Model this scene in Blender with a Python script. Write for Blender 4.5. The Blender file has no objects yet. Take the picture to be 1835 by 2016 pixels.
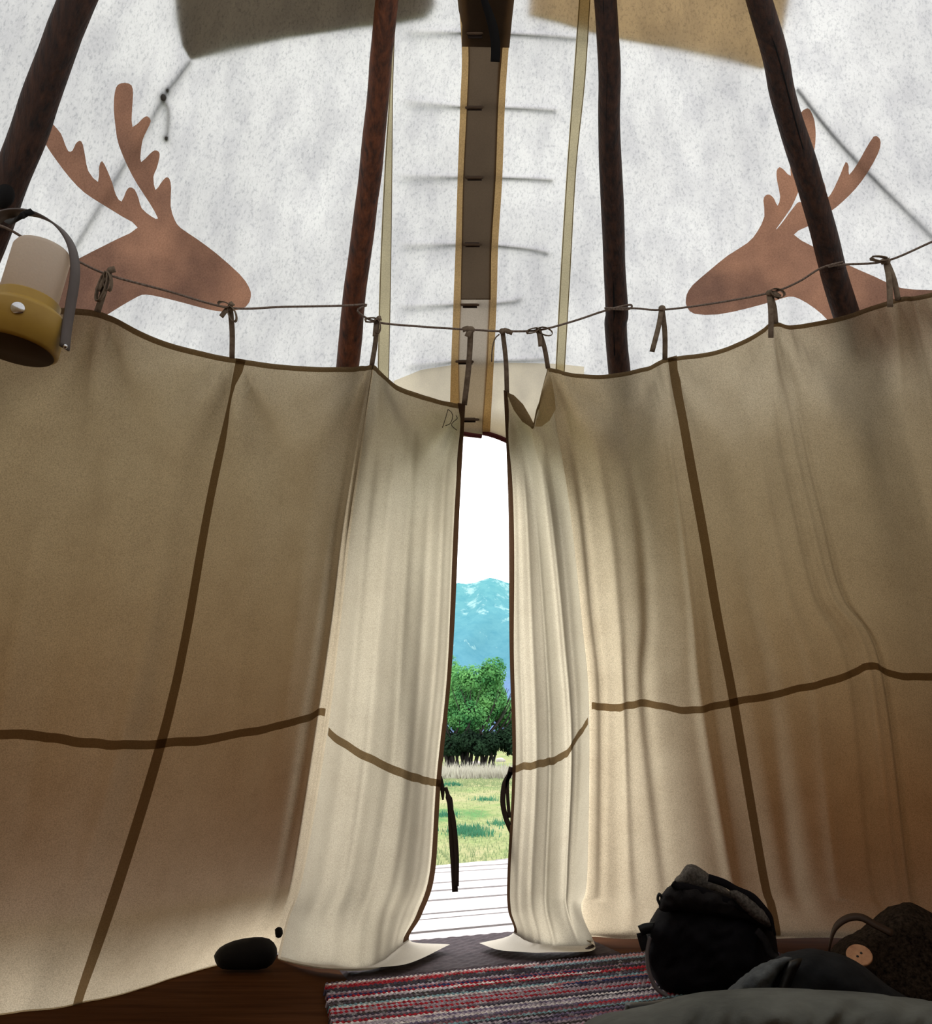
import bpy, bmesh, math, random
import numpy as np
from mathutils import Vector, Matrix
from mathutils.geometry import delaunay_2d_cdt

S = bpy.context.scene
COL = S.collection
rnd = random.Random(7)
# ------------------------------------------------------------------ camera, world, light, exposure
W, H, F = 1835.0, 2016.0, 1881.0
CH = 0.70
PITCH = math.radians(13.5)
cam_d = bpy.data.cameras.new('camera'); cam = bpy.data.objects.new('camera', cam_d); COL.objects.link(cam)
cam.location = (0, 0, CH); cam.rotation_euler = (math.radians(90) + PITCH, 0, 0)
cam_d.sensor_fit = 'HORIZONTAL'; cam_d.sensor_width = 36.0; cam_d.lens = 36.0 * F / W
cam_d.clip_start = 0.05; cam_d.clip_end = 20000
S.camera = cam
S.view_settings.view_transform = 'Standard'; S.view_settings.look = 'None'
S.view_settings.gamma = 1.0; S.view_settings.exposure = 0.0
S.view_settings.use_curve_mapping = False
world = bpy.data.worlds.new('world'); S.world = world; world.use_nodes = True
wb = world.node_tree.nodes['Background']
wb.inputs['Color'].default_value = (0.97, 0.98, 1.0, 1); wb.inputs['Strength'].default_value = 3.3
sun_d = bpy.data.lights.new('sun', 'SUN'); sun_d.energy = 1.2; sun_d.angle = math.radians(25); sun_d.color = (1, .95, .86)
sun = bpy.data.objects.new('sun', sun_d); COL.objects.link(sun)
sun.rotation_euler = (math.radians(-28), math.radians(8), 0)   # high, from in front of the tent

# ------------------------------------------------------------------ geometry helpers
CP, SP = math.cos(PITCH), math.sin(PITCH)
AX, AY, AZ = 0.02, 1.45, 5.0
def ray(u, v):
    dx = (u - W / 2) / F; dz = -(v - H / 2) / F
    return Vector((dx, CP - SP * dz, SP + CP * dz))
def RC(sn):                       # ground radius of the tent cover against sin(theta)
    return 2.50 + 0.58 * sn + 0.14 * (math.sqrt(sn * sn + .03) - .173)
def cone_r(th, z): return RC(math.sin(th)) * (1 - z / AZ)
def cone_pt(th, z, off=0.0):
    r = cone_r(th, z) - off
    return Vector((AX + r * math.sin(th), AY + r * math.cos(th), z))
def hit(u, v, off=0.0):           # pixel direction -> point on the tent's inner cone
    d = ray(u, v)
    def g(t):
        x, y, z = d.x * t - AX, d.y * t - AY, CH + d.z * t
        r = math.hypot(x, y); th = math.atan2(x, y)
        return r - (cone_r(th, z) - off)
    lo, hi = 0.15, 8.0
    for _ in range(48):
        m = (lo + hi) / 2
        if g(m) < 0: lo = m
        else: hi = m
    return Vector((d.x * lo, d.y * lo, CH + d.z * lo))
def at_y(u, v, y):
    d = ray(u, v); t = y / d.y
    return Vector((d.x * t, y, CH + d.z * t))
def at_z(u, v, z=0.0):
    d = ray(u, v); t = (z - CH) / d.z
    return Vector((d.x * t, d.y * t, z))
def radial(p):
    v = Vector((p.x - AX, p.y - AY, 0))
    return v.normalized() if v.length > 1e-6 else Vector((0, 1, 0))

def link(name, me, mat=None, parent=None, smooth=True, **tags):
    if mat and not me.materials: me.materials.append(mat)
    o = bpy.data.objects.new(name, me); COL.objects.link(o)
    if smooth:
        for p in me.polygons: p.use_smooth = True
    if parent: o.parent = parent
    for k, v in tags.items(): o[k] = v
    return o
def mesh(name, verts, faces):
    me = bpy.data.meshes.new(name); me.from_pydata([tuple(v) for v in verts], [], faces); me.update(); return me
def thing(name, label, cat, loc=(0, 0, 0), group=None):
    o = bpy.data.objects.new(name, None); COL.objects.link(o); o.location = loc
    o.empty_display_size = .1
    o['label'] = label; o['category'] = cat
    if group: o['group'] = group
    return o
def adopt(o, root):               # parent keeping world position
    o.parent = root; o.matrix_parent_inverse = Matrix.Translation(-Vector(root.location)); return o

class MB:
    def __init__(s): s.v = []; s.f = []
    def grid(s, P, closeu=False):
        b = len(s.v); n = len(P); m = len(P[0])
        for r in P: s.v += r
        for i in range(n - 1):
            for j in range(m - 1 + (1 if closeu else 0)):
                j2 = (j + 1) % m
                s.f.append((b + i * m + j, b + i * m + j2, b + (i + 1) * m + j2, b + (i + 1) * m + j))
        return b
    def tube(s, pts, r, n=8, cap=True, flat=1.0, up=None):
        pts = [Vector(p) for p in pts]; rs = r if isinstance(r, (list, tuple)) else [r] * len(pts)
        rows = []; prev = None
        for i, p in enumerate(pts):
            t = (pts[min(i + 1, len(pts) - 1)] - pts[max(i - 1, 0)])
            if t.length < 1e-9: t = Vector((0, 0, 1))
            t.normalize()
            if prev is None:
                a = up if up else (Vector((0, 0, 1)) if abs(t.z) < .9 else Vector((1, 0, 0)))
            else: a = prev
            a = (a - t * a.dot(t)); a = a.normalized() if a.length > 1e-6 else t.orthogonal().normalized()
            prev = a; b = t.cross(a)
            rows.append([p + (a * math.cos(k * 2 * math.pi / n) * flat + b * math.sin(k * 2 * math.pi / n)) * rs[i] for k in range(n)])
        b0 = s.grid(rows, True)
        if cap:
            s.f.append(tuple(b0 + k for k in range(n))[::-1]); e = b0 + (len(rows) - 1) * n
            s.f.append(tuple(e + k for k in range(n)))
        return s
    def ribbon(s, pts, w, th=.002, side=None):      # flat band; side = width direction or list of them
        pts = [Vector(p) for p in pts]; n = len(pts); ws = w if isinstance(w, (list, tuple)) else [w] * n
        rows = []
        for i, p in enumerate(pts):
            t = (pts[min(i + 1, n - 1)] - pts[max(i - 1, 0)]).normalized()
            sd = side[i] if isinstance(side, list) else (side or Vector((1, 0, 0)))
            sd = (sd - t * sd.dot(t)); sd = sd.normalized() if sd.length > 1e-6 else t.orthogonal().normalized()
            nn = t.cross(sd); a = sd * ws[i] / 2; c = nn * th / 2
            rows.append([p - a - c, p + a - c, p + a + c, p - a + c])
        b0 = s.grid(rows, True); s.f.append((b0 + 3, b0 + 2, b0 + 1, b0)); e = b0 + (n - 1) * 4
        s.f.append((e, e + 1, e + 2, e + 3)); return s
    def lathe(s, prof, M=None, n=40):
        M = M or Matrix.Identity(4); rows = []
        for r, z in prof:
            rows.append([M @ Vector((r * math.cos(k * 2 * math.pi / n), r * math.sin(k * 2 * math.pi / n), z)) for k in range(n)])
        s.grid(rows, True); return s
    def box(s, M, sx, sy, sz):
        b = len(s.v)
        for z in (-1, 1):
            for y in (-1, 1):
                for x in (-1, 1): s.v.append(M @ Vector((x * sx / 2, y * sy / 2, z * sz / 2)))
        for f in ((0, 2, 3, 1), (4, 5, 7, 6), (0, 1, 5, 4), (2, 6, 7, 3), (0, 4, 6, 2), (1, 3, 7, 5)): s.f.append(tuple(b + i for i in f))
        return s
    def ball(s, c, r, sc=(1, 1, 1), n=12):
        rows = []
        for i in range(n + 1):
            a = math.pi * i / n
            rows.append([Vector(c) + Vector((sc[0] * r * math.sin(a + 1e-4) * math.cos(k * 2 * math.pi / (2 * n)), sc[1] * r * math.sin(a + 1e-4) * math.sin(k * 2 * math.pi / (2 * n)), sc[2] * r * math.cos(a))) for k in range(2 * n)])
        s.grid(rows, True); return s
    def build(s, name, mat, parent=None, smooth=True, **tags):
        me = mesh(name, s.v, s.f); o = link(name, me, mat, None, smooth, **tags)
        if parent: adopt(o, parent)
        return o

def cr(P, n):                      # Catmull-Rom through points, n steps per span
    P = [Vector(p) for p in P]; out = []
    for i in range(len(P) - 1):
        a = P[i - 1] if i else P[0] * 2 - P[1]; b, c = P[i], P[i + 1]
        d = P[i + 2] if i + 2 < len(P) else P[-1] * 2 - P[-2]
        for k in range(n):
            t = k / n
            out.append(.5 * ((2 * b) + (c - a) * t + (2 * a - 5 * b + 4 * c - d) * t * t + (3 * b - a - 3 * c + d) * t ** 3))
    out.append(P[-1].copy()); return out
def cr2(P, n): return [(q.x, q.y) for q in cr([(p[0], p[1], 0) for p in P], n)]

def hsh(a, b=0, c=0): 
    x = math.sin(a * 127.1 + b * 311.7 + c * 74.7) * 43758.5453; return x - math.floor(x)
from mathutils import noise as mn
def nz(p, s=1.0, o=0.0): return mn.noise(Vector((p[0] * s + o, p[1] * s + o * 1.3, p[2] * s)))

# ------------------------------------------------------------------ materials
def new_mat(name):
    m = bpy.data.materials.new(name); m.use_nodes = True; nt = m.node_tree
    for n in list(nt.nodes): nt.nodes.remove(n)
    out = nt.nodes.new('ShaderNodeOutputMaterial'); return m, nt, out
def noise_node(nt, scale, detail=4, rough=.6, stretch=(1, 1, 1), coord='Object'):
    tc = nt.nodes.new('ShaderNodeTexCoord'); mp = nt.nodes.new('ShaderNodeMapping'); mp.inputs['Scale'].default_value = stretch
    nt.links.new(tc.outputs[coord], mp.inputs[0])
    n = nt.nodes.new('ShaderNodeTexNoise'); n.inputs['Scale'].default_value = scale; n.inputs['Detail'].default_value = detail
    n.inputs['Roughness'].default_value = rough; nt.links.new(mp.outputs[0], n.inputs['Vector']); return n
def ramp(nt, src, stops):
    r = nt.nodes.new('ShaderNodeValToRGB'); e = r.color_ramp.elements
    while len(e) > 1: e.remove(e[0])
    e[0].position = stops[0][0]; e[0].color = (*stops[0][1], 1)
    for p, c in stops[1:]:
        x = e.new(p); x.color = (*c, 1)
    nt.links.new(src, r.inputs[0]); return r
def mixc(nt, fac, a, b, mode='MIX'):
    m = nt.nodes.new('ShaderNodeMix'); m.data_type = 'RGBA'; m.blend_type = mode
    for i, x in ((0, fac), (6, a), (7, b)):
        if hasattr(x, 'links') or hasattr(x, 'is_output'): nt.links.new(x, m.inputs[i])
        elif i == 0: m.inputs[0].default_value = x
        else: m.inputs[i].default_value = (*x, 1)
    return m.outputs[2]
def cloth(name, trans, refl, grain=.12, fac=.8, scale=1.0, mottle=None):
    m, nt, out = new_mat(name)
    n1 = noise_node(nt, 260 * scale, 2); n2 = noise_node(nt, 7 * scale, 5)
    g1 = ramp(nt, n1.outputs[0], [(.3, (1 - grain,) * 3), (.65, (1, 1, 1))])
    g2 = ramp(nt, n2.outputs[0], [(.3, (1 - grain * .30, 1 - grain * .34, 1 - grain * .38)), (.65, (1, 1, 1))])
    g = mixc(nt, 1.0, g1.outputs[0], g2.outputs[0], 'MULTIPLY')
    if mottle: g = mottle(nt, g)
    ct = mixc(nt, 1.0, g, trans, 'MULTIPLY'); cd = mixc(nt, 1.0, g, refl, 'MULTIPLY')
    d = nt.nodes.new('ShaderNodeBsdfDiffuse'); t = nt.nodes.new('ShaderNodeBsdfTranslucent')
    nt.links.new(cd, d.inputs[0]); nt.links.new(ct, t.inputs[0])
    bp = nt.nodes.new('ShaderNodeBump'); bp.inputs['Strength'].default_value = .25; bp.inputs['Distance'].default_value = .002
    nt.links.new(n1.outputs[0], bp.inputs['Height']); nt.links.new(bp.outputs[0], d.inputs['Normal'])
    mx = nt.nodes.new('ShaderNodeMixShader'); mx.inputs[0].default_value = fac
    nt.links.new(d.outputs[0], mx.inputs[1]); nt.links.new(t.outputs[0], mx.inputs[2]); nt.links.new(mx.outputs[0], out.inputs[0])
    return m
def solid(name, c, rough=.7, c2=None, scale=8, stretch=(1, 1, 1), bump=0, bscale=None, metal=0, spec=.3, sheen=0):
    m, nt, out = new_mat(name); b = nt.nodes.new('ShaderNodeBsdfPrincipled')
    b.inputs['Roughness'].default_value = rough; b.inputs['Metallic'].default_value = metal
    b.inputs['Specular IOR Level'].default_value = spec
    c2 = c2 or tuple(x * .75 for x in c)
    n = noise_node(nt, scale, 5, .6, stretch); r = ramp(nt, n.outputs[0], [(.32, c2), (.68, c)])
    nt.links.new(r.outputs[0], b.inputs['Base Color'])
    if bump:
        nb = noise_node(nt, bscale or scale * 6, 4, .6, stretch); bp = nt.nodes.new('ShaderNodeBump')
        bp.inputs['Strength'].default_value = bump; bp.inputs['Distance'].default_value = .01
        nt.links.new(nb.outputs[0], bp.inputs['Height']); nt.links.new(bp.outputs[0], b.inputs['Normal'])
    nt.links.new(b.outputs[0], out.inputs[0]); return m

def cover_mottle(nt, g):
    # mildew specks and rain streaks in the weathered canvas, and an added brown gradient low down that dims the light on the liner
    s = noise_node(nt, 150, 4, .75, (1, 1, .45)); r = ramp(nt, s.outputs[0], [(.33, (.69, .70, .72)), (.50, (1, 1, 1))])
    s2 = noise_node(nt, 3.2, 6, .65, (1, 1, .5)); r2 = ramp(nt, s2.outputs[0], [(.35, (.80, .80, .81)), (.62, (1, 1, 1))])
    s3 = noise_node(nt, 14, 3, .6, (1, 1, .12)); r3 = ramp(nt, s3.outputs[0], [(.36, (.84, .84, .86)), (.58, (1, 1, 1))])
    g = mixc(nt, 1.0, g, r.outputs[0], 'MULTIPLY'); g = mixc(nt, 1.0, g, r2.outputs[0], 'MULTIPLY'); g = mixc(nt, 1.0, g, r3.outputs[0], 'MULTIPLY')
    tc = nt.nodes.new('ShaderNodeTexCoord'); sp = nt.nodes.new('ShaderNodeSeparateXYZ'); nt.links.new(tc.outputs['Object'], sp.inputs[0])
    rz = ramp(nt, sp.outputs[2], [(.0, DIM_LOW), (.16, DIM_LOW), (.36, (.30, .165, .085)), (.60, (.50, .39, .27)), (.80, (.60, .53, .42)), (.97, (.66, .60, .50)), (1.0, (1, 1, 1))])
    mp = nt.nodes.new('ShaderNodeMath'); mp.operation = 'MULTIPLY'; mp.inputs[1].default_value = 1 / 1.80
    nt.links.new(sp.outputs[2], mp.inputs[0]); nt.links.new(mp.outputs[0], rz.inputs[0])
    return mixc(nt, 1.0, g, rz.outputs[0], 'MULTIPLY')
DIM_LOW = (.17, .075, .03)
M = {}
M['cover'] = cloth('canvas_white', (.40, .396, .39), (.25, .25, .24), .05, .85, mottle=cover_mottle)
M['strip2'] = cloth('canvas_overlap_low', (.55, .47, .38), (.2, .17, .14), .15, .9)
M['strip'] = cloth('canvas_overlap', (.12, .085, .056), (.10, .08, .065), .1, .9)
M['edge'] = cloth('canvas_edge', (.56, .37, .17), (.2, .15, .09), .3, .85)
M['tape'] = cloth('seam_tape_canvas', (.66, .58, .38), (.2, .18, .12), .2, .9)
def elk_mottle(nt, g):
    n = noise_node(nt, 1.9, 4, .6); r = ramp(nt, n.outputs[0], [(.38, (.50, .50, .54)), (.60, (1.1, 1.05, 1.0))]); return mixc(nt, 1.0, g, r.outputs[0], 'MULTIPLY')
M['elk'] = cloth('brown_paint_canvas', (.52, .285, .19), (.10, .05, .035), .25, .9, mottle=elk_mottle)
M['patch'] = cloth('door_patch_canvas', (.92, .82, .64), (.3, .28, .24), .08, .9)
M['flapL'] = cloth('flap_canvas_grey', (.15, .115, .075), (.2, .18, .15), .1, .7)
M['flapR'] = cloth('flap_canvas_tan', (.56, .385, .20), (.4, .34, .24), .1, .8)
M['linerdoor'] = cloth('door_curtain_cotton', (.55, .485, .365), (.09, .08, .062), .28, .88, scale=1.3)  # more neutral tint than the liner, standing for sky light through the door
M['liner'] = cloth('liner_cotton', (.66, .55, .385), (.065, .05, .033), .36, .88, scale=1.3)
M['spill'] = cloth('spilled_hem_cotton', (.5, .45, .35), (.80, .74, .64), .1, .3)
M['linerlip'] = cloth('liner_lip', (.80, .68, .48), (.12, .09, .06), .2, .85)
M['seam'] = cloth('liner_seam', (.36, .27, .17), (.10, .075, .045), .2, .85)
M['hem'] = cloth('liner_hem', (.30, .22, .13), (.08, .055, .035), .25, .85)
M['hemline'] = cloth('stitch_thread', (.22, .17, .10), (.05, .04, .03), .2, .8)
M['doorhem'] = cloth('door_hem', (.12, .07, .045), (.03, .02, .015), .2, .8)
M['tie'] = solid('cotton_tape_tie', (.25, .19, .135), .9, (.13, .09, .06), 60)
M['tiedark'] = solid('dark_ribbon', (.035, .022, .017), .9)
M['rope'] = solid('line_cord', (.30, .24, .20), .9, (.12, .08, .06), 200)
M['cord'] = solid('guy_cord', (.10, .09, .08), .9)
M['strap'] = solid('black_strap', (.004, .003, .003), .9)
M['pin'] = solid('lacing_pin_wood', (.10, .06, .035), .8)
M['piping'] = solid('burgundy_piping', (.11, .018, .018), .8)
M['wood'] = solid('pole_wood', (.17, .048, .015), .6, (.035, .011, .004), 10, (7, 7, .5), .5, 18)
M['wood_dark'] = solid('dark_pole_wood', (.060, .022, .010), .65, (.010, .004, .003), 10, (7, 7, .5), .5, 18)
M['floor'] = solid('brown_plywood_floor', (.075, .028, .009), .9, (.042, .014, .004), 3, (1, 9, 1), .1, spec=.02)
M['deck'] = solid('weathered_deck', (.46, .43, .42), .8, (.38, .34, .33), 4, (.6, 14, 1), .15)
M['mat'] = solid('rubber_mat', (.07, .052, .056), .8, (.035, .026, .029), 30, spec=.08)
M['stone'] = solid('dark_stone', (.006, .0045, .004), .9, bump=.2)
M['pack'] = solid('black_nylon', (.008, .007, .009), .85, (.004, .0035, .005), 20, bump=.3, bscale=30, spec=.1)
M['pack2'] = solid('charcoal_nylon', (.020, .018, .019), .85, (.010, .009, .0095), 25, bump=.4, spec=.1)
M['mesh'] = solid('grey_mesh_fabric', (.15, .135, .12), .9, (.045, .04, .037), 120, spec=.05)
M['grey'] = solid('grey_cloth', (.15, .155, .14), .9, (.07, .073, .067), 5, bump=.5, bscale=26, spec=.1)
M['lgrey'] = solid('light_grey_cloth', (.12, .13, .135), .8, (.04, .044, .05), 14, bump=.6, bscale=30, spec=.1)
M['jacket'] = solid('dark_grey_jacket', (.022, .023, .025), .9, (.008, .0085, .0095), 8, bump=.5, bscale=22, spec=.08)
M['knit'] = solid('brown_knit', (.050, .035, .024), .95, (.006, .004, .003), 95, bump=1.0, bscale=95, spec=.05)
M['leather'] = solid('brown_leather', (.045, .022, .011), .6)
M['button'] = solid('wood_button', (.52, .27, .14), .6, (.36, .17, .085), 60)
M['black'] = solid('black_plastic', (.006, .006, .006), .5)
M['mustard'] = solid('mustard_plastic', (.48, .30, .055), .45, (.44, .27, .05), 30)
M['bottom'] = solid('brown_rubber', (.075, .038, .012), .7)
M['shade'] = cloth('frosted_shade', (.95, .86, .76), (.85, .76, .68), .03, .55)
M['chrome'] = solid('chrome', (.8, .8, .82), .2, metal=1)
M['lhandle'] = solid('grey_strap', (.16, .135, .13), .6)
M['rock'] = solid('field_rock', (.42, .38, .36), .9)
M['bark'] = solid('bark', (.022, .018, .016), .9)

# ================================================================== SETTING
# interior floor
N = 72
def RF(sn, c):
    if c > 0 and sn < -.12: return min(RC(sn) - .03, 2.26 + (sn + .12) * .62)
    return min(RC(sn) - .03, 2.29 + 2.0 * max(0, sn)) if c > 0 else RC(sn) - .03
ring = [(AX + RF(math.sin(a), math.cos(a)) * math.sin(a), AY + RF(math.sin(a), math.cos(a)) * math.cos(a)) for a in [2 * math.pi * k / N for k in range(N)]]
mb = MB(); mb.v = [Vector((x, y, 0)) for x, y in ring] + [Vector((x, y, -.04)) for x, y in ring]
mb.f = [tuple(range(N))[::-1]] + [(k, (k + 1) % N, N + (k + 1) % N, N + k) for k in range(N)]
mb.build('floor', M['floor'], smooth=False, kind='structure')
# outdoor deck boards (slightly lower than the floor sheet)
mb = MB(); ang = math.radians(26); R = Matrix.Rotation(ang, 4, 'Z')
ca, sa = math.cos(ang), math.sin(ang)
q = -5.2; k = 0
while q < 5.2:
    w = rnd.choice([.12, .185, .185, .25, .30]); Mx = Matrix.Translation((AX, AY, 0)) @ R @ Matrix.Translation((0.2, q + w / 2, -.035 + rnd.uniform(-.002, .002)))
    mb.box(Mx, 11, w - rnd.choice([.022, .034, .05]), .05); q += w; k += 1

deck = mb.build('deck', M['deck'], smooth=False, kind='structure')
# dark sheet added under the boards to darken the gaps
fm = MB(); fm.box(Matrix.Translation((AX, AY, -.085)) @ R @ Matrix.Translation((.2, .06, 0)), 10.9, 10.2, .03)
M['gap_sheet'] = solid('deck_gap_sheet', (.07, .022, .022), .9); fr = fm.build('deck_gap_sheet', M['gap_sheet'], deck, smooth=False)
# clip deck to the photographed edge
bm = bmesh.new(); bm.from_mesh(deck.data)
e1 = at_z(865, 1703, -.01); e2 = at_z(1000, 1690, -.01)
dr = (e2 - e1).normalized(); nrm = Vector((-dr.y, dr.x, 0)); nrm = nrm if nrm.y > 0 else -nrm
EDGE = (e1, dr, nrm)
bmesh.ops.bisect_plane(bm, geom=bm.verts[:] + bm.edges[:] + bm.faces[:], plane_co=e1, plane_no=nrm, clear_outer=True)
bm.to_mesh(deck.data); bm.free()
bm = bmesh.new(); bm.from_mesh(fr.data)
rr_ = bmesh.ops.bisect_plane(bm, geom=bm.verts[:] + bm.edges[:] + bm.faces[:], plane_co=e1, plane_no=nrm, clear_outer=True)
bmesh.ops.contextual_create(bm, geom=[g for g in rr_['geom_cut'] if isinstance(g, bmesh.types.BMEdge)])
bm.to_mesh(fr.data); bm.free()

# ground with grass colours
GZ = -.30
def ground_mat():
    m, nt, out = new_mat('meadow'); b = nt.nodes.new('ShaderNodeBsdfDiffuse')
    n1 = noise_node(nt, .9, 6, .7, (1, .45, 1)); n2 = noise_node(nt, 14, 5, .7)
    r1 = ramp(nt, n1.outputs[0], [(.34, (.10, .20, .08)), (.44, (.21, .25, .11)), (.58, (.29, .28, .15)), (.72, (.36, .31, .20))])
    r2 = ramp(nt, n2.outputs[0], [(.3, (.62, .66, .6)), (.65, (1.0, 1, 1))])
    c = mixc(nt, 1.0, r1.outputs[0], r2.outputs[0], 'MULTIPLY'); nt.links.new(c, b.inputs[0]); nt.links.new(b.outputs[0], out.inputs[0]); return m
M['ground'] = ground_mat()
mb = MB(); P = []
for i in range(61):
    y = -30 + (i / 60) ** 2.2 * 2600 if i > 8 else -30 + i * 5
    y = -30 + 6 * i if i < 22 else 96 + (i - 21) ** 2 * 1.7
    P.append([Vector((x, y, GZ + (nz((x * .1, y * .1, 0)) * .12 if 10 < y < 80 else 0))) for x in [(-1 if j < 20 else 1) * (abs(j - 20) / 20) ** 2 * 1500 for j in range(41)]])
mb.grid(P); mb.build('ground', M['ground'], kind='structure')

# mountains, with distance haze put into their colour
def mountain_mat():
    m, nt, out = new_mat('hazy_mountain'); b = nt.nodes.new('ShaderNodeBsdfDiffuse')
    n1 = noise_node(nt, .030, 8, .7, (1, 1, .45)); tc = nt.nodes.new('ShaderNodeTexCoord'); sp = nt.nodes.new('ShaderNodeSeparateXYZ')
    nt.links.new(tc.outputs['Object'], sp.inputs[0])
    mr = nt.nodes.new('ShaderNodeMapRange'); mr.inputs['From Max'].default_value = 285; nt.links.new(sp.outputs[2], mr.inputs[0])
    forest_haze = ramp(nt, mr.outputs[0], [(0, (.11, .16, .29)), (.30, (.10, .17, .28)), (.42, (.065, .18, .23)), (1, (.075, .215, .235))])
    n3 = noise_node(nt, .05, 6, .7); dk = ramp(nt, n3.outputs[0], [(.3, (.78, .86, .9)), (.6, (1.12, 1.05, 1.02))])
    fc = mixc(nt, 1.0, forest_haze.outputs[0], dk.outputs[0], 'MULTIPLY')
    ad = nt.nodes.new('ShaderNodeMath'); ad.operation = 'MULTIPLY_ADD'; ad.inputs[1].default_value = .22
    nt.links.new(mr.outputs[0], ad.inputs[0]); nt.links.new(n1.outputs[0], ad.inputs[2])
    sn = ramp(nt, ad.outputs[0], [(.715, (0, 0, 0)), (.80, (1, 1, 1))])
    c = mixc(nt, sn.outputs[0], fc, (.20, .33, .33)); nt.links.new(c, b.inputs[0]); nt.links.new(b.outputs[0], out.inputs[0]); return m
M['mount'] = mountain_mat()
mb = MB(); P = []
for i in range(70):
    d = i / 69; row = []
    for j in range(121):
        x = -900 + 15 * j
        ridge = 290 + 40 * nz((x * .004, 0, 3.1)) + 18 * nz((x * .02, 0, 1.7)) - (x - 20) * .14 * (1 if x > 0 else -.03)
        z = ridge * (d ** .8) * (1 + .10 * nz((x * .012, d * 4, 7)) * (1 - d)) + 14 * (1 - d) * d * nz((x * .04, d * 8, 2))
        row.append(Vector((x, 1350 + 420 * d + 60 * abs(nz((x * .01, d * 2, 9))), z + GZ - 2)))
    P.append(row)
mb.grid(P); mb.build('mountains', M['mount'], kind='structure')

# ================================================================== OUTSIDE THINGS
def leaf_mat(name, c1, c2):
    m, nt, out = new_mat(name); n = noise_node(nt, 1.3, 4); r = ramp(nt, n.outputs[0], [(.35, c2), (.65, c1)])
    d = nt.nodes.new('ShaderNodeBsdfDiffuse'); t = nt.nodes.new('ShaderNodeBsdfTranslucent'); mx = nt.nodes.new('ShaderNodeMixShader'); mx.inputs[0].default_value = .35
    nt.links.new(r.outputs[0], d.inputs[0]); nt.links.new(r.outputs[0], t.inputs[0]); nt.links.new(d.outputs[0], mx.inputs[1]); nt.links.new(t.outputs[0], mx.inputs[2]); nt.links.new(mx.outputs[0], out.inputs[0]); return m
M['leaf'] = leaf_mat('green_leaves', (.17, .40, .13), (.05, .19, .065))
def tree(label, c, rx, ry, rz, zc, nl, seed, mat=None):
    r = random.Random(seed); root = thing('leafy_tree', label, 'tree', (c[0], c[1], GZ), 'trees at the far edge of the meadow')
    mb = MB()
    blobs = []
    for _ in range(46):
        a = r.uniform(0, 2 * math.pi); e = r.uniform(-.7, 1); q = r.uniform(.2, .95)
        blobs.append((Vector((c[0] + rx * q * math.cos(a), c[1] + ry * q * math.sin(a), zc + rz * q * e)), r.uniform(.20, .36) * min(rx, rz) + .12))
    for i in range(nl):
        b, br = blobs[i % len(blobs)]
        v = Vector((r.gauss(0, 1), r.gauss(0, 1), r.gauss(0, 1))).normalized() * br * r.uniform(.75, 1.12); p = b + v
        if p.z < .25: continue
        n = (v.normalized() + Vector((r.uniform(-.6, .6), r.uniform(-.6, .6), r.uniform(-.2, .9)))).normalized()
        u = n.orthogonal().normalized(); u = Matrix.Rotation(r.uniform(0, 6.3), 3, n) @ u; w = n.cross(u); s = r.uniform(.035, .08)
        k = len(mb.v); mb.v += [p - u * s, p + w * s * .55, p + u * s, p - w * s * .55]; mb.f.append((k, k + 1, k + 2, k + 3))
    mb.build('crown', mat or M['leaf'], root, smooth=False)
    mb = MB()
    for k in range(16):
        a = r.uniform(0, 6.28); x0 = c[0] + r.uniform(-.5, .5) * rx; y0 = c[1] + r.uniform(-.4, .4) * ry
        pts = [(x0, y0, GZ - .05), (x0 + .3 * math.cos(a), y0 + .1, .6), (x0 + 1.0 * math.cos(a), y0, 1.5), (x0 + 1.5 * math.cos(a), y0, 2.5)]
        mb.tube(cr(pts, 4), [.05 - .0036 * q for q in range(13)], 6)
    mb.build('trunk', M['bark'], root); return root
TY = 34.0
def tx(u, v=1450, y=TY): return at_y(u, v, y).x
tree('rounded bright green bush tree filling the middle of the door gap', (tx(938), TY), 1.05, 1.4, 1.3, 2.0, 32000, 3)
tree('lower green tree at the right edge of the door gap', (tx(1040), TY + 1), 1.35, 1.2, .85, 1.35, 22000, 5)
tree('taller tree whose left branches reach higher behind the left curtain edge', (tx(850), TY + 2.5), 1.05, 1.2, 1.4, 2.35, 18000, 9)
tree('low undergrowth below the trees, coloured dark for the shade under the crowns', (tx(930), TY - 1.2), 1.7, .8, .55, .55, 12000, 11, leaf_mat('shade_dark_leaves', (.028, .06, .03), (.010, .018, .012)))  # leaf colour darkened to stand for shade under the crowns
tree('green tree far behind the left curtain, beyond the meadow', (tx(700), TY + 1), 1.7, 1.4, 1.3, 1.8, 9000, 15)
tree('wide green tree farther left beyond the meadow, hidden by the left curtain', (tx(560), TY + 2), 2.0, 1.4, 1.5, 2.0, 9000, 16)
tree('green tree beyond the meadow, hidden by the right curtain', (tx(1170), TY + 1), 1.6, 1.4, 1.1, 1.5, 9000, 17)
# rocks
for (u, v, s, lb) in ((985, 1497, .22, 'grey brown rock in front of the bushes, right one of two'), (938, 1503, .20, 'pale rock in front of the bushes, left one of two')):
    p = at_z(u, v + 3, GZ); mb = MB(); mb.ball(p + Vector((0, 0, s * .25)), s, (1.2, .8, .7), 8)
    mb.v = [q + Vector((nz(q, 6), nz(q, 6, 3), nz(q, 6, 7))) * .05 for q in mb.v]
    mb.build('rock', M['rock'], group='rocks at the meadow edge', label=lb, category='rock')
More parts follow.
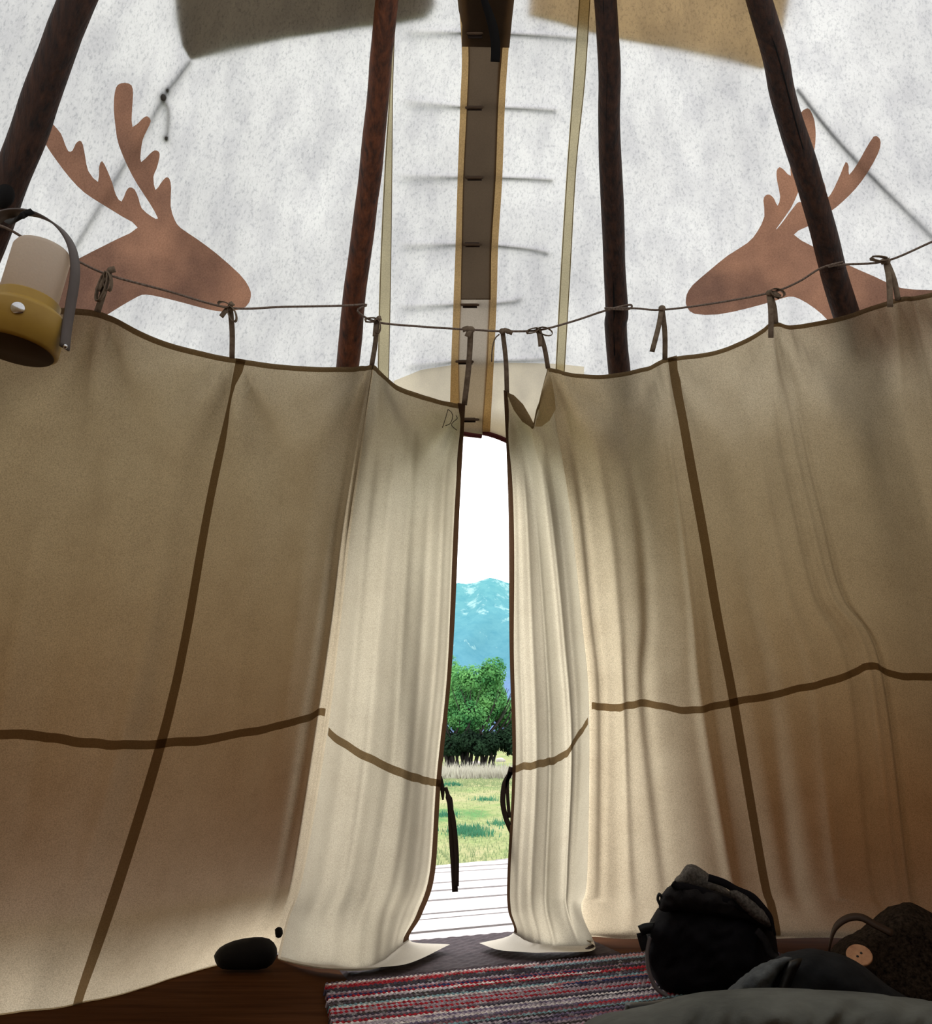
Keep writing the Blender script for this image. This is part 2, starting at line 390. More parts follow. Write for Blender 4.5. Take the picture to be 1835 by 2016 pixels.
# grass
M['grass'] = leaf_mat('meadow_grass', (.28, .31, .17), (.20, .26, .13)); M['drygrass'] = leaf_mat('dry_grass', (.50, .48, .40), (.36, .34, .28)); M['greentuft'] = leaf_mat('weed_green', (.07, .21, .12), (.04, .15, .09))
def blades(name, mat, fn, n, hgt, label, seed):
    r = random.Random(seed); mb = MB()
    for _ in range(n):
        x, y = fn(r); h = hgt * r.uniform(.35, 1.0) * r.choice([1, 1, 1, 1.5]); a = r.uniform(0, 6.28); w = .004 + .0007 * y; l = r.uniform(-.4, .4) * h
        k = len(mb.v); dx, dy = math.cos(a) * w, math.sin(a) * w
        mb.v += [Vector((x - dx, y - dy, GZ - .01)), Vector((x + dx, y + dy, GZ - .01)), Vector((x + l, y + l * .5, GZ + h))]; mb.f.append((k, k + 1, k + 2))
    mb.build(name, mat, smooth=False, kind='stuff', label=label, category='grass')
def wedge(y0, y1):
    def fn(r):
        y = y0 + (y1 - y0) * r.random() ** 1.5; return (r.uniform(-.07, .09) * y, y)
    return fn
def okd(f):
    def g(r):
        while True:
            x, y = f(r)
            if (Vector((x, y, 0)) - EDGE[0]).dot(EDGE[2]) > .05: return x, y
    return g
blades('short_grass', M['grass'], okd(wedge(5.4, 30)), 16000, .06, 'short yellow green grass of the meadow behind the deck', 1)
blades('dry_tall_grass', M['drygrass'], wedge(27, 33), 6000, .30, 'pale dry tall grass along the foot of the trees', 2)
def tufts(r):
    cs = [(910, 1645), (940, 1650), (925, 1640), (890, 1548), (990, 1630), (875, 1612), (955, 1580)]
    u, v = cs[r.randrange(len(cs))]; p = at_z(u, v, GZ); return p.x + r.gauss(0, .10), p.y + r.gauss(0, .16)
blades('weed_clumps', M['greentuft'], okd(tufts), 2500, .09, 'blue green weed clumps in the meadow near the deck', 4)

# ================================================================== TENT COVER
cover = thing('tipi_cover', 'off white weathered canvas cover of the tipi, lit from outside, painted with two elk', 'tent', (AX, AY, 0))
door_top = hit(955, 852).z
def door_w(z):
    if z >= door_top: return 0.0
    if z < .55: return .53 - .05 * (.55 - z)
    return .53 * math.sqrt(max(0, 1 - ((z - .55) / (door_top - .55)) ** 2.3))
zs = [.21, .27, .34, .35, .5, .65, .8, .95, 1.1, 1.25, 1.35, 1.45] + [door_top - d for d in (.2, .14, .09, .055, .03, .012, .003, 0)] 
zs = sorted(set(z for z in zs if z <= door_top)) + [door_top + .02 * (1.16 ** k) * (k + 1) for k in range(22)]
zs = [z for z in zs if z < 4.75] + [4.75]
NC = 220; P = []
DOOR_TH = math.atan2(.03 - AX, 1.9)
for z in zs:
    r0 = cone_r(DOOR_TH, z); dth = door_w(z) / r0 if z < 3 else 0; row = []
    for j in range(NC + 1):
        f = j / NC; th = DOOR_TH + dth + (2 * math.pi - 2 * dth) * f
        p = cone_pt(th, z * (1 - .75 * max(0, min(1, math.sin(th) * 3)) * max(0, min(1, (.4 - z) / .2)))); edge = min(1, min(f, 1 - f) * 30)
        p += radial(p) * (.010 * nz(p, 1.6) + .004 * nz(p, 5)) * edge
        row.append(p)
    P.append(row)
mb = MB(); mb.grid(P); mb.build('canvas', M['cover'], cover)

def project_poly(poly, off, step=14, fn=None):
    pts = [Vector(p) for p in poly]; n = len(pts)
    xs = [p.x for p in pts]; ys = [p.y for p in pts]
    def inside(x, y):
        c = False; j = n - 1
        for i in range(n):
            if (pts[i].y > y) != (pts[j].y > y) and x < (pts[j].x - pts[i].x) * (y - pts[i].y) / (pts[j].y - pts[i].y) + pts[i].x: c = not c
            j = i
        return c
    def dist(x, y):
        b = 1e9
        for i in range(n):
            a, c = pts[i - 1], pts[i]; dx, dy = c.x - a.x, c.y - a.y; L = dx * dx + dy * dy
            t = 0 if L == 0 else max(0, min(1, ((x - a.x) * dx + (y - a.y) * dy) / L)); b = min(b, math.hypot(x - a.x - t * dx, y - a.y - t * dy))
        return b
    V = [Vector((p.x, p.y)) for p in pts]
    D = [0.0] * n
    y = min(ys) + step / 2; k = 0
    while y < max(ys):
        x = min(xs) + (step / 2 if k % 2 else step)
        while x < max(xs):
            if inside(x, y):
                d = dist(x, y)
                if d > step * .35: V.append(Vector((x, y))); D.append(d)
            x += step
        y += step * .87; k += 1
    E = [(i, (i + 1) % n) for i in range(n)]
    vo, eo, fo, ov, _, _ = delaunay_2d_cdt(V, E, [], 1, 1e-4)
    dd = [min([D[i] for i in o if i < len(D)] or [0]) for o in ov]
    return vo, fo, dd
def decal(name, poly, off, mat, parent, step=14, sub=0, **tags):
    if sub: poly = cr2(list(poly) + [poly[0]], sub)[:-1]
    vo, fo, _ = project_poly(poly, off, step)
    me = mesh(name, [hit(p.x, p.y, off) for p in vo], [tuple(f) for f in fo]); o = link(name, me, mat, None, True, **tags); adopt(o, parent); return o

elkL = [(209, 621), (236, 604), (271, 584), (288, 580), (321, 586), (368, 598), (418, 611), (453, 613), (484, 604), (494, 584), (490, 565), (472, 540), (426, 499), (387, 470), (356, 449), (344, 433), (336, 406), (337, 371), (334, 353), (327, 349), (317, 360), (306, 374), (302, 348), (308, 333), (314, 310), (313, 299), (304, 296), (294, 304), (278, 319), (277, 302), (281, 275), (290, 255), (297, 238), (290, 229), (281, 233), (261, 250), (260, 217), (262, 186), (259, 168), (246, 163), (232, 167), (226, 182), (224, 213), (228, 255), (234, 286), (252, 329), (271, 364), (294, 399), (311, 430), (298, 426), (279, 410), (273, 391), (265, 373), (255, 369), (248, 377), (239, 397), (228, 383), (221, 360), (211, 335), (201, 317), (195, 329), (193, 358), (174, 337), (168, 310), (163, 284), (157, 277), (149, 283), (143, 296), (135, 298), (128, 284), (120, 263), (104, 244), (82, 215), (70, 225), (78, 258), (91, 286), (112, 317), (139, 352), (166, 379), (201, 402), (240, 426), (271, 448), (232, 470), (186, 493), (147, 513), (128, 520), (0, 557), (-90, 570), (-120, 660), (60, 690), (180, 680), (200, 650)]
elkR = [(1350, 596), (1352, 580), (1364, 561), (1395, 534), (1433, 503), (1472, 478), (1491, 456), (1505, 426), (1503, 395), (1507, 385), (1515, 383), (1524, 391), (1531, 405), (1536, 387), (1530, 356), (1529, 337), (1535, 329), (1544, 335), (1557, 346), (1555, 310), (1565, 260), (1574, 225), (1590, 213), (1598, 222), (1604, 240), (1606, 267), (1603, 298), (1592, 330), (1573, 375), (1557, 410), (1528, 451), (1538, 441), (1569, 400), (1578, 398), (1608, 385), (1614, 362), (1623, 360), (1627, 379), (1631, 388), (1642, 371), (1656, 340), (1665, 319), (1671, 327), (1672, 344), (1689, 321), (1704, 294), (1720, 269), (1729, 270), (1734, 280), (1729, 302), (1708, 340), (1685, 371), (1658, 398), (1633, 418), (1592, 445), (1563, 462), (1604, 487), (1662, 518), (1723, 545), (1774, 567), (1832, 571), (1920, 575), (1940, 640), (1800, 690), (1680, 690), (1645, 660), (1631, 632), (1604, 607), (1573, 588), (1553, 584), (1526, 592), (1472, 607), (1414, 619), (1368, 618), (1354, 607)]
decal('painted_elk', elkL, .016, M['elk'], cover, 16, 2, label='brown painted elk head with antlers facing right')
decal('painted_elk', elkR, .016, M['elk'], cover, 16, 2, label='brown painted elk head with antlers facing left')
# front overlap: centre strip with lighter edges
def strip(name, Lp, Rp, off, mat, n=24, bow=0.0, **tags):
    Lp = cr2(Lp, 5); Rp = cr2(Rp, 5); P = []
    m = min(len(Lp), len(Rp)); Lp = [Lp[round(i * (len(Lp) - 1) / (m - 1))] for i in range(m)]; Rp = [Rp[round(i * (len(Rp) - 1) / (m - 1))] for i in range(m)]
    for a, b in zip(Lp, Rp):
        row = []
        for k in range(7):
            t = k / 6; p = hit(a[0] + (b[0] - a[0]) * t, a[1] + (b[1] - a[1]) * t, off + bow * math.sin(math.pi * t)); row.append(p)
        P.append(row)
    mb = MB(); mb.grid(P); return mb.build(name, mat, cover, **tags)
strip('overlap_strip', [(909, -60), (922, 90), (919, 210), (912, 350), (909, 480), (907, 590)], [(1006, -60), (990, 90), (981, 210), (976, 350), (968, 480), (966, 590)], .020, M['strip'], bow=.004)
strip('overlap_strip', [(907, 588), (904, 650), (902, 720), (905, 860)], [(966, 588), (963, 650), (960, 720), (949, 862)], .020, M['strip2'], bow=.004, label='paler lower end of the overlap')
strip('overlap_edge', [(897, -60), (909, 90), (906, 210), (901, 350), (897, 480), (893, 590), (888, 720), (885, 845)], [(912, -60), (924, 90), (921, 210), (914, 350), (911, 480), (908, 590), (904, 720), (907, 850)], .018, M['edge'], label='tan stitched left edge of the overlap')
strip('overlap_edge', [(1004, -60), (984, 90), (977, 210), (972, 350), (964, 480), (962, 590), (956, 720), (948, 850)], [(1016, -60), (1002, 90), (994, 210), (989, 350), (981, 480), (978, 590), (972, 720), (965, 850)], .018, M['edge'], label='tan stitched right edge of the overlap')
for (x0, x1, x2, x3, x4) in ((776, 769, 758, 748, 743), (781, 773, 771, 768, 763), (1145, 1130, 1117, 1103, 1091), (1164, 1151, 1133, 1120, 1106)):
    L_ = list(zip((x0, x1, x2, x3, x4), (-60, 150, 330, 560, 800))); strip('stitching', L_, [(x + 1.6, y) for x, y in L_], .017, M['hemline'])
MB().tube([hit(904, 852, .03), hit(925, 856, .03), hit(948, 859, .03)], .008, 7).build('overlap_piping', M['piping'], cover)
decal('overlap_yoke', [(896, -50), (903, 20), (910, 50), (909, 92), (1003, 94), (1008, 40), (1018, -50)], .028, M['strip'], cover, 12, label='darker doubled cloth at the top of the overlap')
strip('seam_tape', [(775, -60), (768, 150), (757, 330), (747, 560), (742, 800)], [(782, -60), (774, 150), (772, 330), (769, 560), (764, 800)], .014, M['tape'])
strip('seam_tape', [(1144, -60), (1129, 150), (1116, 330), (1102, 560), (1090, 800)], [(1166, -60), (1153, 150), (1135, 330), (1122, 560), (1108, 800)], .014, M['tape'])
decal('door_reinforcement', [(775, 750), (830, 728), (900, 717), (1000, 714), (1095, 716), (1150, 722), (1150, 905), (1060, 880), (1000, 866), (945, 852), (880, 862), (800, 900)], .008, M['patch'], cover, 14, label='cream doubled canvas above the door')
# piping along the door opening
pts = []
for k in range(61):
    s = -1 + k / 30; 
    z = door_top * 0 + (.08 + (door_top - .08) * (1 - abs(s) ** 3)); w = door_w(min(z, door_top - 1e-5)) * (1 if s > 0 else -1)
    pts.append(cone_pt(DOOR_TH + w / cone_r(0, z), z, .004))
MB().tube(pts, .009, 8).build('door_piping', M['piping'], cover)
# little dark holes where the pins pass
# smoke flaps folded against the outside
def flap(name, poly, off, mat, label, seed):
    poly = cr2(list(poly) + [poly[0]], 1)[:-1]
    vo, fo, dd = project_poly(poly, off, 16)
    V = []
    for p, d in zip(vo, dd):
        V.append(hit(p.x, p.y, off - min(d, 60) / 60 * .012 - .008 * nz((p.x * .01, p.y * .01, seed))))
    me = mesh(name, V, [tuple(f) for f in fo]); o = link(name, me, mat, None, True, label=label); adopt(o, cover)
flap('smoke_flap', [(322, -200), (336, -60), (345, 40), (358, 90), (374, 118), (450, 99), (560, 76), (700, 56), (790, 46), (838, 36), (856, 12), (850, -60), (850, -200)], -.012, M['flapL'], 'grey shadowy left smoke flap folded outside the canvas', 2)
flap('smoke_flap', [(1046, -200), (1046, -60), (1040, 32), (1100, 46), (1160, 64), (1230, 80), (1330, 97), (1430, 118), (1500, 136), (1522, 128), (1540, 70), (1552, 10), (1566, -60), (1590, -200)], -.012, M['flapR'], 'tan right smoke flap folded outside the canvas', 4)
# lacing pins
pins = [(935, 70, 800, 1155, 70, 66, 80, 'topmost'), (934, 212, 795, 1095, 206, 212, 220, 'second from the top'), (934, 350, 785, 1088, 352, 350, 356, 'third from the top'), (930, 481, 790, 1080, 486, 482, 500, 'fourth from the top'), (925, 601, 788, 1025, 606, 600, 586, 'fifth from the top'), (916, 712, 800, 1075, 722, 712, 706, 'sixth from the top, just over the curtains'), (922, 826, 890, 950, 826, 826, 828, 'lowest, right above the door opening')]
for (cx, cy, xl, xr, yl, yc, yr, w) in pins:
    root = thing('lacing_pin', 'thin wooden lacing pin through the front overlap, ' + w, 'lacing pin', hit(cx, cy, .02), 'wooden lacing pins down the front seam')
    path = [hit(xl, yl, -.022), hit((xl + 905) / 2, (yl + yc) / 2, -.016), hit(cx - 24, yc, -.004), hit(cx - 12, yc, .034), hit(cx + 12, yc, .034), hit(cx + 26, yc, -.004), hit((xr + 1000) / 2 if xr > 1000 else cx + 28, (yr + yc) / 2, -.012), hit(max(xr, cx + 32), yr, -.014)]
    MB().tube(cr(path, 5), .0045, 7).build('stick', M['pin'], root)
    # sewn slot the pin comes through
    mb = MB(); 
    mb.ribbon([hit(cx - 14, cy + 1, .030), hit(cx + 14, cy + 1, .030)], .016, .002, Vector((0, 0, 1)))
    mb.build('slot', M['tiedark'], root)
# guy cords lying outside
def vcord(label, pts, r, knots=()):
    root = thing('guy_cord', label, 'cord', hit(*pts[0], -.02))
    MB().tube(cr([hit(u, v, -.012) for u, v in pts], 8), r, 7).build('cord', M['cord'], root)
    for (u, v, s) in knots: MB().ball(hit(u, v, -.012), s, n=6).build('knot', M['cord'], root)
vcord('cord hanging from the lower corner of the left smoke flap, with knots', [(372, 120), (345, 155), (325, 180), (318, 195), (328, 215), (328, 245), (324, 274)], .0055, [(318, 192, .013), (326, 178, .010), (324, 272, .010)])
vcord('thin guy cord crossing behind the canvas through the antlers of the elk facing right', [(318, 195), (262, 290), (190, 410), (142, 490), (110, 545)], .005)
vcord('thin guy cord slanting behind the canvas right of the elk facing left', [(1570, 175), (1640, 265), (1730, 360), (1840, 468), (1900, 530)], .006)
# black strap hanging at the top of the seam
mb = MB(); P = [(950, -40), (952, -5), (962, 25), (972, 60), (976, 95), (975, 122)]
mb.ribbon(cr([hit(u, v, .07 - .004 * i) for i, (u, v) in enumerate(P)], 5), [.014 + .015 * min(1, i / 14) for i in range(26)], .003)
mb.build('hanging_strap', M['strap'], label='black strap hanging over the top of the centre seam', category='strap')

# ================================================================== POLES
def pole(px, rr, mat, label, off=.06, seed=0):
    pts = [hit(u, v, off) for u, v in px]
    a, b = pts[0], pts[-1]
    # carry on up to the crossing at the tip and down to the floor
    up = (a - b).normalized(); tops = a + up * ((4.95 - a.z) / up.z); tops = Vector((AX + (tops.x - AX) * .3 + .05 * math.sin(seed), AY + (tops.y - AY) * .3, 4.95))
    mid = a + (tops - a) * .5
    f = cone_pt(math.atan2(b.x - AX, b.y - AY), 0.0, off + .02); f.z = 0.04
    allp = cr([tops, mid] + pts + [b + (f - b) * .5, f], 10)
    rs = []
    for i, p in enumerate(allp):
        rs.append(rr * (.78 + .22 * (1 - p.z / 5) / .6) * (1 + .03 * nz(p, 2, seed) + .012 * nz(p, 7, seed)))
    mb = MB().tube(allp, rs, 20)
    mb.v = [v + Vector((nz(v, 7, seed), nz(v, 7, seed + 3), 0)) * .004 for v in mb.v]
    root = thing('tipi_pole', label, 'pole', f - Vector((0, 0, .04)), 'peeled log poles of the tipi'); mb.build('log', mat, root)
    return root
pole([(153, 0), (46, 290), (-60, 560)], .041, M['wood_dark'], 'dark brown leaning log pole at the left, behind the lantern', seed=1)
pole([(762, 0), (747, 170), (732, 310), (709, 500), (697, 600), (684, 720)], .036, M['wood'], 'reddish brown log pole left of the centre seam', seed=2)
p3 = pole([(1192, 0), (1200, 250), (1208, 500), (1215, 610), (1218, 720)], .037, M['wood_dark'], 'dark brown log pole with a long crack, right of the centre seam', seed=3)
p4 = pole([(1495, 0), (1545, 200), (1606, 400), (1637, 520), (1665, 620)], .038, M['wood_dark'], 'dark brown log pole at the right, crossing the antlers of the elk', seed=4)
MB().ribbon(cr([hit(u, v, .098) for u, v in ((1188, 0), (1196, 130), (1195, 260), (1203, 400), (1208, 560), (1210, 700))], 6), [.0045] * 31, .002).build('crack', M['strap'], p3)
MB().ribbon(cr([hit(u, v, .098) for u, v in ((1503, 20), (1535, 120), (1572, 260), (1612, 400), (1646, 520), (1668, 610))], 6), [.004] * 31, .002).build('crack', M['strap'], p4)
# dark knot of wood on the left pole
MB().ball(hit(8, 385, .09), .024, (1, .7, 1.3), 8).build('wood_knot', M['strap'], bpy.data.objects['tipi_pole'])

# ================================================================== LINER
ROPE_OFF, TOP_OFF = .115, .13
# rows of every column: top, y1000, y1250, seam, y1700, y1790(optional), bottom, spill
def column(top, a, b, seam, low, low2, bot, spill=None, hz=.012, toff=TOP_OFF, inw=0.0):
    T = hit(top[0], top[1], toff); B = at_z(bot[0], bot[1], hz)
    out = [T]
    nv = a[1] + .55 * (seam[1] - a[1]); b = (a[0] + (b[0] - a[0]) * (nv - a[1]) / (b[1] - a[1]), nv)
    for i, q in enumerate((a, b, seam, low, low2)):
        d = ray(*q); k = (B.y - T.y) / (T.z - B.z)
        # y = T.y + k*(T.z - z)
        t = (T.y + k * (T.z - CH)) / (d.y + k * d.z)
        sg = math.sin(math.pi * (i + 1) / 6.5)
        t *= 1 - inw * sg
        p = Vector((d.x * t, d.y * t, CH + d.z * t))
        if math.hypot(p.x - AX, p.y - AY) > RC((p.x - AX) / math.hypot(p.x - AX, p.y - AY)) * (1 - p.z / AZ) - .17: p = hit(q[0], q[1], .17)
        out.append(p)
    out.append(B)
    S_ = at_z(spill[0], spill[1], .032) if spill else B + radial(B) * -.012 + Vector((0, 0, -hz * .55))
    out.append(S_)
    return out
def pcol(th, seam_z=.83, top_z=1.80):     # part of the liner outside the picture
    T = cone_pt(th, top_z, TOP_OFF); B = cone_pt(th, .012, TOP_OFF + .06)
    L = lambda t: T.lerp(B, t)
    s = (top_z - seam_z) / top_z
    return [T, L(s * .4), L(s * .75), L(s), L(.75), L(.88), B, B - radial(B) * .012 - Vector((0, 0, .006))]
LC = [pcol(math.radians(a)) for a in (-180, -160, -140, -120, -100, -84)]
LC += [column((-250, 545), (-330, 1000), (-400, 1250), (-450, 1420), (-540, 1750), (-580, 1850), (-620, 2090)),
 column((40, 602), (-30, 1000), (-70, 1250), (-105, 1428), (-150, 1720), (-175, 1850), (-200, 2010)),
 column((190, 614), (130, 1000), (80, 1250), (40, 1437), (-15, 1720), (-40, 1850), (-60, 1993)),
 column((320, 672), (262, 1000), (215, 1250), (172, 1452), (105, 1720), (72, 1850), (42, 1982)),
 column((461, 706), (395, 1000), (350, 1250), (300, 1457), (222, 1720), (178, 1860), (142, 1970)),
 column((595, 722), (540, 1000), (500, 1250), (468, 1438), (400, 1720), (355, 1830), (318, 1925)),
 column((700, 723), (650, 1000), (612, 1250), (585, 1412), (530, 1720), (500, 1800), (470, 1880)),
 column((733, 719), (690, 1000), (662, 1250), (641, 1395), (590, 1720), (566, 1810), (548, 1870)),
 column((737, 720), (697, 1000), (668, 1250), (646, 1432), (597, 1720), (568, 1810), (552, 1882)),
 column((785, 762), (760, 1000), (738, 1250), (718, 1480), (680, 1720), (650, 1810), (640, 1898), (640, 1903), hz=.02, inw=.01),
 column((845, 783), (832, 1000), (818, 1250), (798, 1516), (770, 1720), (745, 1810), (735, 1900), (745, 1904), hz=.02, inw=.02),
 column((893, 794), (878, 1000), (866, 1250), (842, 1530), (825, 1720), (795, 1800), (780, 1868), (820, 1890), hz=.02, inw=.015),
 column((916, 798), (905, 1000), (893, 1250), (868, 1536), (856, 1720), (830, 1800), (806, 1850), (886, 1860), hz=.03)]
RCOL = [column((992, 772), (1001, 1000), (1003, 1250), (1009, 1506), (999, 1720), (1000, 1790), (1010, 1838), (944, 1858), hz=.035),
 column((1012, 782), (1030, 1000), (1038, 1250), (1045, 1500), (1035, 1720), (1035, 1790), (1045, 1856), (985, 1872), inw=-.01, hz=.035),
 column((1032, 812), (1052, 1000), (1070, 1250), (1080, 1492), (1072, 1720), (1072, 1790), (1085, 1862), (1050, 1876), inw=.015, hz=.03),
 column((1048, 838), (1075, 1000), (1100, 1250), (1115, 1476), (1105, 1720), (1105, 1790), (1125, 1864), (1115, 1876), inw=-.01, hz=.025),
 column((1060, 800), (1098, 1000), (1125, 1250), (1138, 1442), (1130, 1720), (1128, 1790), (1155, 1862), (1158, 1874), inw=.012, toff=TOP_OFF + .02),
 column((1076, 735), (1120, 1000), (1148, 1250), (1159, 1410), (1155, 1720), (1143, 1790), (1168, 1852), (1172, 1864)),
 column((1081, 725), (1127, 1000), (1153, 1250), (1165, 1385), (1160, 1720), (1150, 1780), (1150, 1832), hz=.04),
 column((1130, 736), (1180, 1000), (1205, 1250), (1215, 1386), (1222, 1720), (1225, 1780), (1225, 1829), inw=.01, hz=.05),
 column((1200, 738), (1250, 1000), (1270, 1250), (1262, 1377), (1300, 1720), (1310, 1780), (1310, 1829), inw=.01, hz=.05),
 column((1270, 725), (1318, 1000), (1345, 1250), (1350, 1391), (1400, 1720), (1420, 1780), (1425, 1829), hz=.05),
 column((1314, 706), (1366, 1000), (1406, 1250), (1432, 1378), (1492, 1720), (1508, 1780), (1518, 1829), hz=.055),
 column((1410, 692), (1475, 1000), (1527, 1250), (1560, 1352), (1605, 1720), (1620, 1780), (1632, 1827), hz=.06),
 column((1480, 662), (1552, 1000), (1612, 1250), (1660, 1327), (1700, 1720), (1715, 1780), (1730, 1832), hz=.055),
 column((1524, 636), (1600, 1000), (1663, 1250), (1716, 1303), (1772, 1720), (1785, 1790), (1805, 1840), hz=.05),
 column((1560, 641), (1645, 1000), (1705, 1250), (1760, 1322), (1820, 1720), (1840, 1800), (1860, 1852), hz=.04),
 column((1650, 626), (1735, 1000), (1800, 1250), (1835, 1325), (1930, 1720), (1950, 1800), (1960, 1870), hz=.03),
 column((1768, 588), (1860, 1000), (1935, 1250), (1990, 1330), (2080, 1720), (2110, 1850), (2150, 1905)),
 column((1900, 560), (2010, 1000), (2100, 1250), (2180, 1345), (2290, 1720), (2340, 1850), (2400, 1975))]
RCOL += [pcol(math.radians(a)) for a in (88, 100, 120, 140, 160, 180)]

def loft(cols, nr, nc):
    rows = [cr(c, nr) for c in cols]               # down each column
    m = len(rows[0]); G = []
    for i in range(m):
        G.append(cr([r[i] for r in rows], nc))
    return G                                        # G[row][col]
NR, NCC = 12, 16
LONG = ([(9.6, .16, .022, 0, .7), (10.5, .2, -.02, 0, .8), (11.6, .2, .02, .05, .9), (12.35, .16, -.022, 0, .95), (12.7, .12, .02, 0, .9), (14.5, .16, -.025, 0, .95), (15.1, .14, .022, .02, 1), (15.6, .12, -.018, 0, .9), (16.2, .14, .02, .1, 1), (16.9, .12, -.016, .05, 1), (17.5, .12, .014, .1, .9), (8.3, .2, -.02, 0, .6), (7.7, .2, .02, 0, .6)],
        [(.6, .12, -.014, .1, 1), (1.3, .12, .018, .1, .95), (2.1, .12, -.018, .15, .95), (3.4, .12, .016, .1, .9), (6.45, .12, -.02, 0, .7), (7.2, .16, .02, 0, .9), (8.1, .16, -.02, 0, .8), (9.4, .14, .022, 0, .75), (10.6, .16, -.024, 0, .8), (11.4, .16, .02, 0, .7), (12.3, .14, -.02, 0, .9), (12.8, .16, .020, 0, 1), (13.5, .16, -.020, 0, .9), (15.3, .16, -.024, 0, .9), (15.7, .12, .024, 0, .8), (16.4, .14, -.02, 0, .8)])
def shape_folds(G, ties, ndoor, doorc, seed, nc):
    R_ = len(G); Cn = len(G[0])
    tp = [G[0][min(Cn - 1, t)] .copy() for t in ties]
    for i in range(R_):
        f = i / (R_ - 1)
        for j in range(Cn):
            p = G[i][j]; rad = radial(p); tang = Vector((rad.y, -rad.x, 0)); d = 0
            for T in tp:
                v = p - T; L = v.length
                if L < 1.1 and L > .01:
                    ph = math.atan2(v.dot(tang), -v.z + .02)
                    if abs(ph) < 1.5:
                        d += .045 * math.cos(10 * ph + T.x * 3) * min(1, L / .12) * math.exp(-L / .38) * math.cos(ph) ** 2
            dd = abs(j - doorc) / nc
            a = math.atan2(p.x - AX, p.y - AY)
            d += .036 * nz((a * 9 + .35 * p.z, p.z * .35, seed)) * min(1, f * 3)
            d += .009 * nz((a * 26 + .6 * p.z, p.z * .8, seed + 5)) * min(1, f * 3)
            if dd < ndoor: d += .011 * math.sin(a * 60 + 3 * p.z * (.4 if seed < 3 else -.4) + 1.5 * nz(p, 2, seed)) * math.sin(math.pi * min(1, f * 1.15)) * (1 - dd / ndoor) ** .5 * min(1, dd * 4)
            # crumples where the cloth meets the floor
            if f > .86 and f < .985: d += .010 * nz((a * 30, p.z * 14, seed + 9)) * (f - .86) / .1 * min(1, p.z / .05)
            cc = j / NCC
            for (c0, w_, A_, f0, f1) in LONG[1 if seed > 3 else 0]:
                q = (cc - c0) / w_
                if abs(q) < 2.6 and f0 <= f <= f1: d += A_ * math.exp(-q * q) * math.sin(math.pi * min(1, max(0, (f - f0) / (f1 - f0)))) ** .7
            lim = cone_r(math.atan2(p.x - AX, p.y - AY), p.z) - .135 - math.hypot(p.x - AX, p.y - AY)
            if p.z > .15: d = min(d, lim) if lim > 0 else min(d, 0)
            G[i][j] = p + rad * d
    return G
def build_liner(cols, ties, doorc, label, seed, ndoor, door):
    G = loft(cols, NR, NCC); G = shape_folds(G, [t * NCC for t in ties], ndoor, doorc * NCC, seed, NCC)
    root = thing('liner_curtain', label, 'curtain', tuple(Vector((G[-1][doorc * NCC].x, G[-1][doorc * NCC].y, 0))), 'cotton liner curtains hung from the line')
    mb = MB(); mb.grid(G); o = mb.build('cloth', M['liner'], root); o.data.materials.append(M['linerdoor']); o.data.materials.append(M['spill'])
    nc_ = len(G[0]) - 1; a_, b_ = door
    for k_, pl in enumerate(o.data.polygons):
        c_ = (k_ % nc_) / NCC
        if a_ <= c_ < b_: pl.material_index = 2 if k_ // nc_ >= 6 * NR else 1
    return root, G
def gpt(G, r, c):                   # bilinear sample of the cloth, r in rows, c in columns (control units)
    x = max(0, min(len(G) - 1.001, r * NR)); y = max(0, min(len(G[0]) - 1.001, c * NCC)); i, j = int(x), int(y); a, b = x - i, y - j
    return (G[i][j] * (1 - a) * (1 - b) + G[i + 1][j] * a * (1 - b) + G[i][j + 1] * (1 - a) * b + G[i + 1][j + 1] * a * b)
def inward(p, d=.004): 
    v = (Vector((0, 0, CH)) - p).normalized(); return p - radial(p) * d + v * d * .3
def band_rows(G, r0, c0, c1, width, mat, root, name, d=.005, n=14, jit=.004, **tags):
    P = []; k = int((c1 - c0) * n)
    A, B = [], []
    for q in range(k + 1):
        c = c0 + (c1 - c0) * q / k; p = gpt(G, r0, c); p2 = gpt(G, r0 + .12, c); dn = (p2 - p).normalized()
        j = jit * nz((c * 2.4, r0, 5.0)) * 1.5
        A.append(inward(p + dn * j, d)); B.append(inward(p + dn * (width + j + jit * .5 * nz((c * 5, 2, 1))), d))
    mb = MB(); mb.grid([A, [(a + b) / 2 - radial(a) * .0015 for a, b in zip(A, B)], B]); return mb.build(name, mat, root, **tags)
def band_cols(G, c0, r0, r1, width, mat, root, name, d=.005, sgn=1, **tags):
    A, B = [], []; k = int((r1 - r0) * NR)
    for q in range(k + 1):
        r = r0 + (r1 - r0) * q / k; p = gpt(G, r, c0); p2 = gpt(G, r, c0 + sgn * (.5 if 'door' in name else .08)); dn = (p2 - p); dn = dn.normalized() if dn.length > 1e-6 else Vector((1, 0, 0))
        w = width[0] + (width[1] - width[0]) * q / k if isinstance(width, tuple) else width
        A.append(inward(p, d)); B.append(inward(p + dn * w, d))
    mb = MB(); mb.grid([A, B]); return mb.build(name, mat, root, **tags)
LT = [8, 10, 13, 18]; RT = [0, 6, 10, 13, 16]
LL, GL = build_liner(LC, LT, 18, 'cream cotton liner curtain on the left side of the door gap', 1.5, 4.6, (14, 99))
RR, GR = build_liner(RCOL, RT, 0, 'cream cotton liner curtain right of the door gap, its top edge sagging in a fold', 4.5, 5.2, (0, 5.3))
